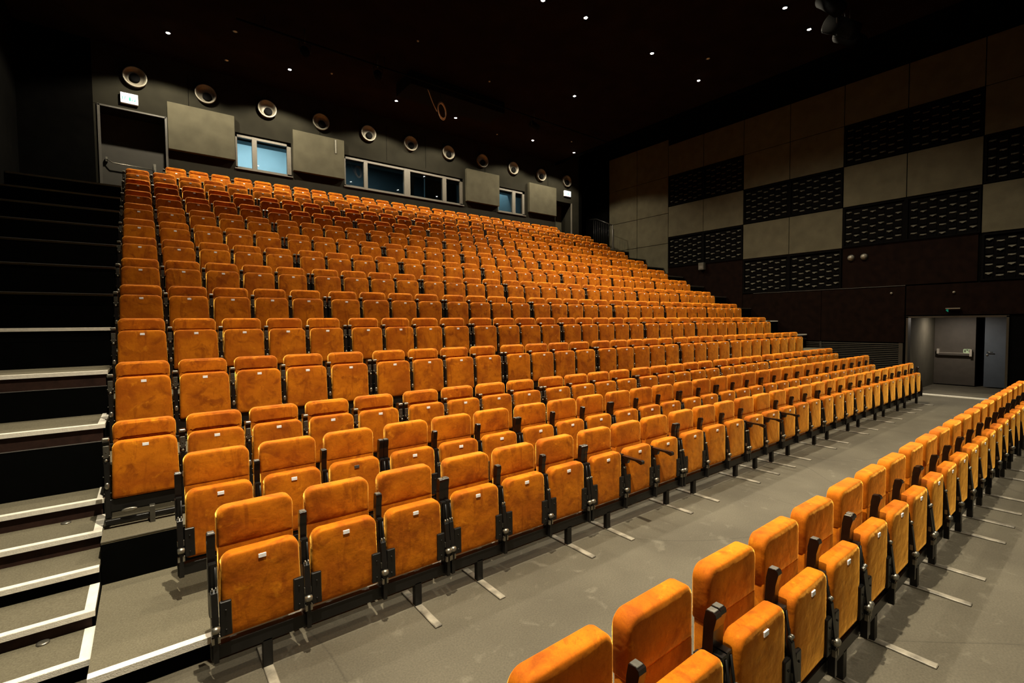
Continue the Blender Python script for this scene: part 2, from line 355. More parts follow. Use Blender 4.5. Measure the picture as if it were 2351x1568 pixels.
# star shaped ceiling diffusers seen through the glass, a chair back and a desk lamp glow
for i, (x, y, lb, z) in enumerate([(2.62, Y1 + 1.9, 'small star shaped air diffuser seen through the left booth window', 9.14), (6.0, Y1 + 1.7, 'small star shaped air diffuser seen through the long booth window', 8.89)]):
    S = MB()
    for k in range(9):
        q = 2 * PI * k / 9; S.prism([(x + .06 * math.cos(q - .12), y + .06 * math.sin(q - .12)), (x + .24 * math.cos(q - .1), y + .24 * math.sin(q - .1)), (x + .24 * math.cos(q + .1), y + .24 * math.sin(q + .1)), (x + .06 * math.cos(q + .12), y + .06 * math.sin(q + .12))], z - .03, z - .001, 'z')
    tag(S.build('air_diffuser', M_HOLE), lb, 'vent', 'air diffusers in the booths')
tag(MB().slab([(3.35, 6.75), (3.6, 6.75), (3.58, 7.22), (3.48, 7.3), (3.38, 7.22)], YB + .9, .06, .015).build('booth_chair_back', M_BLK), 'dark pointed chair back seen inside the left booth window', 'chair')
# light wall panels on the back wall
for i, (x0, x1, lb) in enumerate([(.67, 2.29, 'pale grey panel between the left exit door and left booth window'), (3.91, 5.53, 'pale grey panel between left window and long window'), (10.42, 12.03, 'pale grey panel between the long window and right window'), (13.68, 15.30, 'pale grey panel between right window and back right door')]):
    o = MB().rbox(x0, x1, YB - .14, YB - .001, 7.20, 8.485, .006).build('acoustic_panel', M_WPAN)
    tag(o, lb, 'wall panel', 'pale panels on the back wall')
tag(MB().box(5.215, 5.265, YB - .16, YB - .14, 8.0, 8.44).build('light_strip', M_MET), 'short upright metal strip on the second pale panel', 'strip')
# air nozzles
NZ = ['leftmost', 'second', 'third', 'fourth', 'fifth', 'middle', 'seventh', 'eighth', 'ninth', 'tenth', 'rightmost']
for i in range(11):
    x = -.01 + 1.606 * i; ax = .06 if i else .0
    n = empty('air_nozzle', (x, YB, 8.955)); tag(n, 'round silver air nozzle, %s of eleven along the back wall' % (NZ[i] + ('' if i in (0, 5, 10) else ' from left')), 'air nozzle', 'round air nozzles on the back wall')
    MB().lathe([(.255, 0), (.258, -.07), (.268, -.085), (.266, -.105), (.252, -.112), (.238, -.104), (.234, -.09)], (0, 0, 0), 32, 'y').build('outer_ring', M_NOZ, n)
    MB().lathe([(.236, -.092), (.222, -.088), (.212, -.07), (.19, -.035), (.15, -.014), (.08, -.006), (.005, -.004)], (0, 0, 0), 32, 'y').build('bowl', M_NOZ, n)
    mo = MB().lathe([(.112, .0), (.116, -.05), (.100, -.078), (.0, -.080)], (ax * .6, -.003, -.060 if i else -.01), 28, 'y').build('mouth', M_HOLE, n)
# exit signs
def exit_sign(x, y, z, wd, ht, label):
    e = empty('exit_sign', (x, y, z)); tag(e, label, 'exit sign', 'lit white exit signs on the back wall')
    MB().rbox(-wd / 2 - .01, wd / 2 + .01, -.03, .04, -ht / 2 - .01, ht / 2 + .01).build('housing', M_PLT, e)
    MB().box(-wd / 2, wd / 2, -.034, -.031, -ht / 2, ht / 2).build('lit_face', M_SIGN, e)
    g = MB(); a = wd * .17   # running man, arrow and door pictogram
    g.prism([(-a * .1, -a * .55), (a * .5, -a * .55), (a * .5, a * .3), (-a * .1, a * .3)], -.038, -.035, 'y')
    g.prism([(a * .8, -a * .5), (a * 1.2, -a * .5), (a * 1.1, -a * .1), (a * .85, -a * .05)], -.038, -.035, 'y')
    g.prism([(a * 1.6, -a * .5), (a * 2.2, -a * .5), (a * 2.25, a * .35), (a * 2.1, a * .35), (a * 2.0, -a * .25), (a * 1.6, -a * .25)], -.038, -.035, 'y')
    g.prism([(-a * 2.5, -a * .45), (-a * 2.3, -a * .5), (-a * 2.2, a * .2), (-a * 2.45, a * .4)], -.038, -.035, 'y')
    g.prism([(-a * 1.9, -a * .4), (-a * 1.75, -a * .5), (-a * 1.2, a * .3), (-a * 1.4, a * .4)], -.038, -.035, 'y')
    g.v = [(v[0] * .98, v[1], v[2] * 1.9) for v in g.v]; g.build('pictogram', M_GREEN, e); return e
exit_sign(-.145, YB - .05, 8.35, .35, .25, 'lit exit sign above the dark door at the back left')
exit_sign(16.09, YB - .05, 8.37, .40, .24, 'lit exit sign above the door at the back right')

# ------------------------------------------------------------ right wall
wr = MB()
wr.box(XR, XR + .25, 4.19, YB + 1.8, 0, 12).box(XR, XR + .25, YF, 2.06, 0, 12).box(XR, XR + .25, 2.06, 4.19, 2.33, 12)
struct('wall_right', wr, M_WDRK)
CY = [12.68, 9.32, 5.97, 2.62, -.73, -4.08]; LZ = [8.69, 7.35, 6.01, 4.665, 3.32]
GA = .010
def wpanel(y0, y1, z0, z1, m, lb, grp, t=.05):
    o = MB().rbox(XR - t, XR - .001, y0 + GA, y1 - GA, z0 + GA, z1 - GA, .004).build('acoustic_panel', m); tag(o, lb, 'wall panel', grp)
GP = 'pale felt panels on the right wall'
def halves(ci, z0, z1, m, lb, grp=GP):
    ym = (CY[ci] + CY[ci + 1]) / 2
    wpanel(ym, CY[ci], z0, z1, m, 'farther ' + lb, grp); wpanel(CY[ci + 1], ym, z0, z1, m, 'nearer ' + lb, grp)
halves(0, LZ[2], LZ[1], M_WPR, 'half of pale panel between two far dark diffusers')
halves(1, LZ[3], LZ[2], M_WPR, 'half of pale panel between two middle dark diffusers')
halves(2, LZ[2], LZ[1], M_WPR, 'half of pale panel between the two large diffusers')
halves(3, LZ[3], LZ[2], M_WPR, 'half of lower pale panel at the right frame edge')
halves(3, LZ[1], LZ[0], M_WPR, 'half of upper pale panel at the right frame edge')
halves(1, LZ[1], LZ[0], M_WPR, 'half of pale panel above the middle diffuser')
for ci, nm in ((0, 'far'), (1, 'middle'), (2, 'near'), (3, 'edge')): halves(ci, LZ[0], LZ[0] + 1.34, M_WPR, 'half of topmost dim panel, %s bay' % nm)
halves(4, LZ[2], LZ[1], M_WPR, 'half of pale panel outside the frame')
# plain bay in the far corner
k = 0
for a, b in ((14.38, 16.08), (12.68, 14.38)):
    for z0, z1, nm in ((3.6, 5.75, 'low'), (5.75, 7.08, 'middle'), (7.08, 8.69, 'upper'), (8.69, 10.3, 'top')):
        wpanel(a, b, z0, z1, M_WPR, '%s plain panel in %s column of the far right corner' % (nm, ('first', 'second')[k]), GP)
    k += 1
# black sound diffusers with scoops
def diffuser(ci, l, lb, hole=False):
    y0, y1, z0, z1 = CY[ci + 1] + .02, CY[ci] - .02, LZ[l + 1] + .02, LZ[l] - .02
    e = empty('sound_diffuser', (XR, (y0 + y1) / 2, z0)); tag(e, lb, 'wall panel', 'dark scooped sound diffusers on the right wall')
    hy = (y1 - y0) / 2; H = z1 - z0
    fr = MB(); t = .07
    fr.box(-t, -.001, -hy, hy, 0, .05).box(-t, -.001, -hy, hy, H - .05, H).box(-t, -.001, -hy, -hy + .05, .05, H - .05).box(-t, -.001, hy - .05, hy, .05, H - .05).box(-t, -.001, -.05, .05, .05, H - .05)
    fr.build('frame', M_DIFF, e); MB().box(-.012, -.001, -hy, hy, 0, H).build('backing', M_DIFF, e)
    g = MB(); sc = MB(); cw = (hy - .12) / 7
    for half in (-1, 1):
        for c in range(7):
            yc = half * (.08 + cw * (c + .5)); off = [.0, .07][c % 2]
            for r in range(5):
                zc = H - .16 - off - r * .235
                if zc < .07: continue
                big = (r + c // 2) % 2
                dd = .058 if big else .034; hw = cw * .36
                # scoop: sloping shelf with a pointed lip, open below
                b0 = (-.012, yc - hw, zc); b1 = (-.012, yc + hw, zc)
                p = len(sc.v)
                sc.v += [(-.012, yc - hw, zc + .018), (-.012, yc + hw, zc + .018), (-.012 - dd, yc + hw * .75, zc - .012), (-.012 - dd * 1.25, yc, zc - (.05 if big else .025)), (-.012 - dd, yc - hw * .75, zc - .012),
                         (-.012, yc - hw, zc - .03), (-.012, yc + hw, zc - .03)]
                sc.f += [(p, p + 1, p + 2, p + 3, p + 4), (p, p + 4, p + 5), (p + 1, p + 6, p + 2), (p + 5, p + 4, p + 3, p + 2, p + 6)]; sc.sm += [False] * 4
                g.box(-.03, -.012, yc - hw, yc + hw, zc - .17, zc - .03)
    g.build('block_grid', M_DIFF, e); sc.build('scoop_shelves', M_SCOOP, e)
diffuser(0, 0, 'dark scooped diffuser at upper left, farthest bay')
diffuser(0, 2, 'dark scooped diffuser low in the farthest bay')
diffuser(1, 1, 'upper dark scooped diffuser in the middle bay')
diffuser(1, 3, 'lower dark scooped diffuser in the middle bay')
diffuser(2, 0, 'topmost wide dark diffuser in the near bay')
diffuser(2, 2, 'lower wide dark diffuser above the two dome lamps')
diffuser(3, 1, 'upper dark diffuser cut by the right frame edge')
diffuser(3, 3, 'lower dark diffuser cut by the right frame edge')
# brown boarding below
lowp = [(9.32, 12.68, 1.56, 4.655, 'brown board under the farthest diffusers'), (12.68, 16.5, 1.56, 3.6, 'brown board behind the right hand stairs'), (6.57, 9.32, 1.56, 3.31, 'brown board under the middle diffuser'),
        (4.27, 6.57, 1.56, 3.31, 'brown board left of the side exit'), (5.97 - 3.3, 5.96, 3.34, 4.655, 'brown board around the two dome lamps'), (1.6, 4.25, 2.4, 3.3, 'brown board above the side exit'), (-2.2, 1.6, .1, 3.3, 'brown board right of the side exit')]
for y0, y1, z0, z1, lb in lowp:
    o = MB().rbox(XR - .04, XR - .001, y0 + .006, y1 - .006, z0, z1, .003).build('wall_board', M_WLOW); tag(o, lb, 'wall panel', 'brown boards on the right wall')
struct('trim_2', MB().box(XR - .06, XR, 4.27, 8.9, 3.315, 3.33), M_DIM)
struct('trim_3', MB().box(XR - .06, XR, 2.7, 12.6, 4.655, 4.664), M_WLOW)
# louvre
lv = empty('ventilation_louvre', (XR, 6.8, .27)); tag(lv, 'long dark slatted louvre low on the right wall', 'vent')
L1 = MB().box(-.05, -.001, 2.40, 2.5, 0, 1.27).box(-.05, -.001, -2.5, -2.4, 0, 1.27).box(-.05, -.001, -.26, -.2, 0, 1.27); L1.build('frame', M_LOUV, lv)
S = MB()
for i in range(21):
    z = .02 + i * .06; S.prism([(-.045, z), (-.04, z + .012), (-.008, z + .038), (-.006, z + .03)], -2.4, 2.4, 'y') if False else S.loft([[(-.045, y, z), (-.045, y, z + .010), (-.006, y, z + .034), (-.006, y, z + .026)] for y in (-2.4, 2.4)], smooth=False)
S.build('slats', M_LOUV, lv); MB().box(-.004, -.001, -2.5, 2.5, 0, 1.27).build('backing', M_HOLE, lv)
# dome lamps, small wall box, little knobs
for y, lb in ((5.71, 'left dome lamp of the pair on the right wall'), (5.35, 'right dome lamp of the pair on the right wall')):
    e = empty('dome_lamp', (XR - .04, y, 4.32)); tag(e, lb, 'lamp', 'pair of dome lamps on the right wall')
    MB().lathe([(0.09, 0), (.09, -.05), (.07, -.09), (.035, -.115), (0, -.12)], (0, 0, 0), 20, 'x').build('dome', M_NOZ, e); MB().lathe([(.11, 0), (.11, -.02), (.085, -.025)], (0, 0, 0), 20, 'x').build('base', M_BLK, e)
e = empty('wall_speaker', (XR - .05, 11.0, 4.56)); tag(e, 'small box speaker below the lowest far diffuser', 'speaker')
MB().rbox(-.16, 0, -.12, .12, -.15, .15, .01).build('box', M_GRY, e); MB().box(-.165, -.16, -.08, .08, -.1, 0.02).build('grille', M_FRAME, e)
for y, z, lb in ((4.61, 3.1, 'small round sensor upper left of the side exit'), (3.15, 3.05, 'small round sensor upper right of the side exit')):
    tag(MB().ball((XR - .06, y, z), .035).build('round_sensor', M_NOZ), lb, 'sensor', 'small round sensors near the side exit')
# side exit alcove
XA = 21.9
al = MB().box(XR + .25, XA + .3, 4.19, 4.35, 0, 2.6).box(XR + .25, XA + .3, 1.9, 2.06, 0, 2.6).box(XR + .25, XA + .1, 1.9, 4.35, 2.45, 2.6).box(XA + .05, XA + .2, 1.9, 2.06, 0, 2.6).box(XA + .02, XA + .2, 4.1, 4.35, 0, 2.6)
struct('wall_alcove', al, M_ALC)
struct('wall_corridor', MB().box(25.3, 25.5, 1.4, 4.8, 0, 2.6).box(XA + .2, 25.5, 4.6, 4.8, 0, 2.6).box(XA + .2, 25.5, 1.4, 1.6, 0, 2.6).box(XA + .2, 25.5, 1.4, 4.8, 2.5, 2.6), M_WDRK)
fr = MB().box(XR - .05, XR + .25, 4.18, 4.23, 0, 2.36).box(XR - .05, XR + .05, 2.02, 2.07, 0, 2.36).box(XR - .05, XR + .05, 2.02, 4.23, 2.32, 2.37)
struct('trim_4', fr, M_LOUV)
struct('trim_5', MB().box(XR - .06, XR + .02, 2.09, 4.16, 0, .035), M_NOS)
d3 = struct('door_3', MB().rbox(XA, XA + .05, 3.14, 4.19, .03, 2.44), M_DOOR, 'brown exit door with a push bar in the side alcove')
pbr = MB().box(-.10, -.05, -.42, .42, -.04, .03); pbr.build('panic_bar', M_DOOR, d3, (XA, 3.66, 1.08))
MB().box(-.085, -.005, -.42, .42, .031, .04).box(-.12, -.0, .38, .44, -.0, .17).box(-.12, -.0, -.45, -.39, -.06, .17).build('bar_bracket', M_STEEL, d3, (XA, 3.66, 1.08))
st = MB().prism([(3.26, 1.12), (3.42, 1.12), (3.44, 1.14), (3.44, 1.24), (3.42, 1.26), (3.26, 1.26), (3.24, 1.24), (3.24, 1.14)], XA - .006, XA - .001, 'x'); st.build('exit_sticker', M_STICK, d3)
MB().box(XA - .009, XA - .007, 3.27, 3.30, 1.15, 1.23).box(XA - .009, XA - .007, 3.38, 3.41, 1.15, 1.23).box(XA - .009, XA - .007, 3.32, 3.36, 1.21, 1.24).build('sticker_mark', M_DIM, d3)
d4 = struct('door_4', MB().rbox(XA, XA + .05, 2.06, 2.93, .03, 2.44), M_DOORB, 'blue grey door leaf standing ajar in the side alcove')
MB().tube([(XA - .002, 2.86, 1.18), (XA - .06, 2.86, 1.18), (XA - .06, 2.72, 1.18)], .014).build('door_handle', M_MET, d4)
MB().lathe([(.03, 0), (.03, -.012), (0, -.014)], (XA, 2.86, 1.08), 16, 'x').build('lock', M_MET, d4)
tag(MB().rbox(24.4, 24.5, 3.0, 3.15, 1.75, 2.0).build('wall_switch_box', M_PLT), 'pale switch box seen through the gap between exit doors', 'switch')
l = lamp(20.6, 3.5, 2.40, 30, .12, (1, .88, .74), 'alcove_light'); 
r_ = MB().lathe([(.07, -.0), (.07, -.02), (.05, -.025), (0, -.02)], (20.6, 3.5, 2.45), 18, 'z').build('alcove_downlight', M_LAMPOFF); tag(r_, 'round downlight in the ceiling of the side exit alcove', 'lamp')
# hanging exit sign above the side exit, seen edge on
e = empty('exit_sign', (XR - .12, 3.15, 2.58)); tag(e, 'thin exit sign seen edge-on above the side exit', 'exit sign')
MB().rbox(-.05, .05, -.16, .16, -.015, .015).build('housing', M_MET, e); MB().prism([(.10, -.10), (.15, -.06), (.15, -.02), (.10, -.016)], -.005, .005, 'x').build('arrow_plate', M_GREEN, e)

# ------------------------------------------------------------ ceiling fittings
def downlight(x, y, lit, label):
    r = empty('ceiling_downlight', (x, y, CEIL)); tag(r, label, 'lamp', 'small round downlights in the dark ceiling')
    MB().lathe([(.055, 0), (.065, -.008), (.062, -.014), (.045, -.012)], (0, 0, 0), 18, 'z').build('trim_ring', M_BLK, r)
    MB().lathe([(.045, -.012), (.03, -.02), (.0, -.024)], (0, 0, 0), 18, 'z').build('lens', M_LAMP if lit else M_LAMPOFF, r)
    if lit:
        s = bpy.data.lights.new('downlight_beam', 'SPOT'); s.energy = LAMP_W * (.9 if y < 0 else 9.2 if y < 4 and x < 1.5 else 1.9 if y < 4 else 1.2 if y < 10 and x < 7 else 1.9 if y < 10 and x > 12 else 1.25 if y < 10 else 1.5 if y < 12 else 1.45 if x < 4 else 1.0); s.color = LAMP_C; s.spot_size = math.radians(96 if y < 4 and x < 1.5 else 88 if y < 4 else 108 if y < 12 and x < 12 else 150 if y < 12 else 138); s.spot_blend = 1.0 if y < 12 else .25; s.shadow_soft_size = .05
        so = bpy.data.objects.new('downlight_beam', s); COL.objects.link(so); so.location = (x, y, CEIL - .05)
RL = {15: 'row nearest the back wall', 11: 'second row from the back wall', 8: 'third row from the back wall', 5: 'row above the front seats'}
cnt = {}
for x, y in sorted(LIT, key=lambda p: (-round(p[1]), p[0])):
    k = int(round(y)); k = 8 if k == 8 else k; cnt[k] = cnt.get(k, 0) + 1
    downlight(x, y, True, 'lit downlight, %s from left in the ceiling %s' % (ORD[cnt[k] - 1], RL.get(k, 'row')))
for i, (x, y) in enumerate(LIT_OUT): downlight(x, y, True, 'lit downlight outside the photo frame, %s of that set' % ORD[i])
for (x, y), lb in zip(UNLIT, ('unlit downlight at the upper left of the ceiling', 'unlit downlight close above the left air nozzles', 'unlit pale downlight between two lit ones at upper right')): downlight(x, y, False, lb)
dots = [(852, 75), (1072, 157), (767, 208), (1120, 304), (1290, 307), (1236, 220)]
for i, (x, y, lb) in enumerate([(5.9, 11.6, 'left'), (8.6, 12.2, 'middle'), (4.6, 14.6, 'lower left'), (11.2, 15.4, 'lower right'), (14.1, 14.2, 'far right')]):
    tag(MB().lathe([(.03, 0), (.03, -.02), (0, -.03)], (x, y, CEIL), 10, 'z').build('ceiling_sensor', M_LAMPOFF), 'tiny %s sensor dot on the dark ceiling' % lb, 'sensor', 'tiny sensor dots on the ceiling')
# dark projector housing, lighting bar, fixtures and the coiled cable
ph = empty('projector_housing', (8.1, 13.55, CEIL - .002)); tag(ph, 'long black projector housing hung under the ceiling', 'housing')
MB().rbox(-1.72, 1.72, -.5, .5, -.38, -.004, .01).build('box', M_HOLE, ph)
for x in (-1.6, 1.7): MB().box(x, x + .03, .51, .53, -.34, -.14).build('clip', M_GRY, ph)
bar = empty('lighting_bar', (8.5, 12.85, CEIL)); tag(bar, 'thin black lighting bar running under the rear ceiling', 'bar')
MB().tube([(-6.6, 0, -.3), (6.4, 0, -.3)], .025).build('pipe', M_HOLE, bar)
for x in (-6, -3, 0, 3, 6): MB().tube([(x, 0, 0), (x, 0, -.3)], .008, 6).build('hanger', M_BLK, bar)
def fixture(x, y, z, label, rx=.6, big=1.0, m=M_HOLE):
    e = empty('stage_light', (x, y, z)); tag(e, label, 'stage light', 'black stage lights hung from the ceiling')
    b = MB().lathe([(0, -.2), (.09, -.2), (.10, .05), (.115, .16), (.11, .17), (.095, .12), (0, .1)], (0, 0, 0), 20, 'y').build('lamp_body', m, e); b.rotation_euler = (rx, 0, random.uniform(-.5, .5)); b.scale = (big,) * 3
    MB().tube([(-.13 * big, 0, 0), (-.13 * big, 0, .2 * big), (.13 * big, 0, .2 * big), (.13 * big, 0, 0)], .012, 6).build('yoke', M_BLK, e)
    MB().tube([(0, 0, .2 * big), (0, 0, CEIL - z)], .012, 6).build('hanging_clamp', M_GRY, e)
fixture(3.4, 12.85, CEIL - .56, 'left stage light on the rear lighting bar')
fixture(5.3, 12.85, CEIL - .56, 'middle stage light on the rear lighting bar')
fixture(10.95, 12.85, CEIL - .56, 'right stage light on the rear lighting bar')
fixture(12.0, 4.15, CEIL - .55, 'large stage light at the top edge, left of the rig', .9, 1.7, M_WDRK)
fixture(12.75, 4.2, CEIL - .75, 'large stage light in the middle of the right rig', .7, 1.9, M_WDRK)
fixture(13.6, 4.3, CEIL - .65, 'large stage light at the lower right of the rig', .8, 1.8, M_WDRK)
rb = empty('lighting_bar', (13.0, 4.4, CEIL)); tag(rb, 'black lighting bar of the rig at the upper right', 'bar')
MB().tube([(-2.4, 0, -.2), (2.1, 0, -.2)], .03).build('pipe', M_BLK, rb)
for x in (-1.9, -.3, 1.4): MB().tube([(x, 0, 0), (x, 0, -.25)], .02, 6).build('hanger', M_GRY, rb)
pts = [(6.94, 13.08, CEIL - .36)]
CX, CZ = 7.37, 8.75
for i in range(1, 9): t = i / 8; pts.append((6.94 + .28 * t, 13.06 - .04 * t, 9.33 - .62 * t - .05 * math.sin(t * 3.1)))
cc = MB().tube(pts, .013, 6)
for k in range(7):
    rx, rz = .125 + .008 * (k % 3), .215 + .012 * (k % 4); cx, cz = CX + .006 * k, CZ + .012 * (k % 3)
    cc.tube([(cx + rx * math.cos(q) - .03 * math.sin(q), 12.97 + .012 * k, cz + rz * math.sin(q)) for q in [2 * PI * j / 24 for j in range(25)]], .011, 6)
tag(cc.build('coiled_cable', M_CABLE), 'beige cable hanging in a coil under the projector housing', 'cable')
tag(MB().tube([(CX, 13.07, CEIL - .36), (CX, 13.0, CZ + .22)], .01, 6).build('cable_hook', M_BLK), 'thin black hook holding the beige cable coil', 'hook')
MB()

# ------------------------------------------------------------ tiers and stairs
SX0, SX1 = -.345, 16.72
RISE, RUN = .4815, .9918
TIERS = [(.165, 3.80), (.52, 5.09)]
for k in range(1, 11): TIERS.append((.52 + RISE * k, 4.86 + RUN * k))      # rows D..M
TIERS.append((5.70, 15.80))                                              # row N
for i, (z, y) in enumerate(TIERS):
    y1 = TIERS[i + 1][1] if i + 1 < len(TIERS) else YB - .03
    e = empty('seating_platform', (0, y, 0)); tag(e, 'black fronted carpeted platform under the %s raked row' % ORD[i + 1], 'platform', 'stepped platforms of the raked seating')
    zb = TIERS[i - 1][0] if i else 0.0
    MB().box(SX0, SX1, .0, .03, zb, z - .02).build('fascia', M_FAS, e)
    MB().box(SX0, SX1, 0.0, y1 - y + .02, z - .02, z).build('carpet_deck', M_CARP, e)
    if i == 0:
        MB().box(SX0, SX1, -.03, .0, z - .045, z + .003).box(SX0, SX1, 0, .03, z, z + .003).build('white_nosing', M_NOS, e)
    else:
        MB().box(SX0, SX1, -.004, .003, z - .005, z + .002).build('edge_trim', M_LEDGE if i > 1 else M_MET, e)
    MB().box(SX0, SX0 + .02, .03, y1 - y, max(0, zb - .1), z - .02).build('side_panel', M_FAS, e)
LOW = [(.13, 4.087), (.25, 4.503), (.38, 4.956), (.52, 5.388), (.67, 5.853)]
UP = [(1.305, 6.28)] + [(1.305 + RISE * k, 6.05 + .98 * k) for k in range(1, 10)]
def stairs(x0, x1, label, side):
    e = empty('aisle_staircase', (0, 0, 0)); tag(e, label, 'stairs', 'carpeted aisle stairs')
    allst = LOW + UP
    for i, (z, y) in enumerate(allst):
        yn = allst[i + 1][1] if i + 1 < len(allst) else YB - .02
        zp = allst[i - 1][0] if i else 0
        s = MB().box(x0, x1, y, yn + .01, z - .03, z).build('step', M_CARP, e)
        xs = x1 - .06 if (side and i not in (2,) and i < 6) else x1
        if i < 8: MB().box(x0, x1, y - .025, y + .025, z + .0005, z + .006).box(x0, x1, y - .028, y + .0, z - .035, z + .004).build('nosing_strip', M_NOS, s)
        elif i == len(allst) - 1: MB().box(x0, x1, y - .028, y + .0, z - .03, z + .004).build('nosing_strip', M_FRAME, s)
        else: MB().box(x0, x1, y - .020, y, z - .004, z + .003).build('nosing_strip', M_LEDGE, s)  # upper nosings duller than the lower ones: the aisle's shade put into their colour
        if xs < x1: MB().box(xs, x1, y + .025, yn - .01, z + .0005, z + .005).build('side_strip', M_NOS, s)
        if i < len(LOW) and i != 2 or i in (2,) :
            pass
        if i < len(LOW):
            MB().box(x0, x1 - .02, y + .0, y + .02, zp, z - .03).build('riser', M_FAS if i in (0, 2) else M_RIS, s)
            MB().box(x1 - .02, x1, y + .0, yn, 0, z - .03).build('side_cheek', M_FAS, s)
            if i == 2: pass
        else:
            MB().box(x0, x1 - .02, y + .0, y + .02, z - .165, z - .03).build('riser', M_RIS if i < 7 else M_FAS, s)  # upper risers black instead of brown: shade of the upper aisle painted in
            MB().box(x0, x1 - .0, y - .012, y + .02, zp, z - .168).build('fascia', M_FAS, s)
            if i < 7: MB().box(x0, x1, y - .016, y - .0, z - .172, z - .166).build('edge_trim', M_LEDGE, s)
            MB().box(x1 - .01, x1, y + .02, yn, z - RISE - .1, z - .03).build('side_cheek', M_FAS, s)
    return e
stairs(XL + .01, SX0 - .004, 'left aisle stairs with grey carpet and pale nosings', True)
stairs(SX1 + .06, XR - .05, 'right aisle stairs rising along the panelled wall', False)
# two foot lamps on the left steps
for x, y, z, lb in ((-.62, 5.80, .522, 'small silver foot lamp at the back of an upper left step'), (-.62, 4.47, .133, 'small silver foot lamp on the lowest visible left step')):
    tag(MB().lathe([(.036, 0), (.036, .006), (.026, .010), (0, .009)], (x, y, z), 16, 'z').build('step_lamp', M_MET), lb, 'lamp', 'small foot lamps on the left stairs')
tag(MB().lathe([(.05, 0), (.05, -.01), (.03, -.014), (0, -.01)], (0, 0, 0), 16, 'y').build('foot_light', M_MET, None, (-.16, 5.36, .67)), 'oval silver fitting on the black rail below the third row corner seat', 'lamp')
bpy.data.objects['foot_light'].scale = (1.1, 1, .38)
# handrail at the top of the right stairs
hr = empty('handrail', (17.5, 15.0, 5.6)); tag(hr, 'black handrail with upright bars at the top right', 'handrail')
rail = MB().tube([(0, -.05, 1.2), (0, .95, 1.66), (0, 1.4, 1.70)], .022); rail.build('top_rail', M_BLK, hr)
MB().tube([(0, -.05, 1.2), (0, -.05, .05)], .028).box(-.02, .02, -.12, -.06, .05, 1.0).build('end_post', M_DIM, hr)
for j in range(9): MB().tube([(0, .08 + .13 * j, .05), (0, .08 + .13 * j, 1.24 + .05 * j)], .009, 6).build('upright_bar', M_BLK, hr)

# ------------------------------------------------------------ seats
def outline(wt, wbt, z0, z1, rt, rb, n=6):
    pts = []
    for cx, cz, r, a0 in ((wbt / 2 - rb, z0 + rb, rb, -PI / 2), (wt / 2 - rt, z1 - rt, rt, 0), (-wt / 2 + rt, z1 - rt, rt, PI / 2), (-wbt / 2 + rb, z0 + rb, rb, PI)):
        m = n if r > .02 else 2
        for i in range(m + 1):
            q = a0 + (PI / 2) * i / m; pts.append((cx + r * math.cos(q), cz + r * math.sin(q)))
    return pts
# every seat: origin on its floor, x centred, y = 0 is the front face of the tipped-up seat, facing -y
def pan_mb(t):
    if t == 1: return MB().slab(outline(.462, .485, .31, .835, .066, .02), .038, .092, .026, .008, shear=.0)
    return MB().slab(outline(.468, .492, .275, .775, .066, .018), .034, .092, .026, .007)
def back_mb(t):
    m = MB()
    if t == 1:
        m.slab(outline(.458, .458, .42, .85, .02, .012), .189, .080, .008, .002)
        m.slab(outline(.465, .465, .828, 1.09, .064, .006), .193, .094, .022, .005)
    else:
        m.slab(outline(.458, .458, .34, .86 if t == 3 else .78, .02, .02), .189, .080, .008, .002)
        m.slab(outline(.468, .468, .835 if t == 3 else .755, .925, .064, .006), .193, .094, .030, .005)
    return m
def arm_mb(t, down=False, x=-.275):
    m = MB()
    if down:
        m.prism([(.12, .715), (.12, .75), (.02, .762), (-.17, .755), (-.245, .730), (-.262, .742), (-.262, .768), (-.245, .778), (-.15, .777), (.02, .783), (.13, .785)][::-1], x - .0225, x + .0225)
        m.prism([(.12, .62), (.12, .75), (-.08, .755), (-.06, .705), (.07, .68)], x - .02, x + .02)
    elif t == 1:
        m.prism([(.085, .60), (.064, .78), (.060, .89), (.046, .952), (.050, .970), (.066, .978), (.098, .973), (.108, .92), (.114, .80), (.126, .60)], x - .0225, x + .0225)
    else:
        m.prism([(.045, .60), (.045, .775), (.035, .80), (.04, .812), (.11, .812), (.12, .76), (.12, .60)], x - .024, x + .024)
    return m
def frame_mb(t, x=-.275):
    m = MB()
    if t == 1:
        m.prism([(-.012, .385), (.03, .67), (.03, .77), (.13, .77), (.13, .60), (.06, .385), (.05, .17), (.01, .17)], x - .018, x + .018)
        m.box(x - .026, x - .012, .02, .07, .62, .78)
        m.tube([(x + .012, .02, .77), (x + .012, .0, .63), (x + .012, -.01, .52)], .007, 6)
        m.box(x - .014, x + .014, -.045, -.005, .19, .37); m.prism([(-.05, .37), (-.02, .62), (.0, .64), (.0, .37)], x - .018, x + .018)
        m.box(x - .016, x + .016, .13, .19, .40, .70); m.box(x - .020, x + .020, .02, .085, .60, .79)
    else:
        m.box(x - .02, x + .02, .03, .12, .10, .60); m.box(x - .016, x + .016, .0, .03, .12, .60); m.box(x - .02, x + .02, .12, .2, .4, .72)
    return m
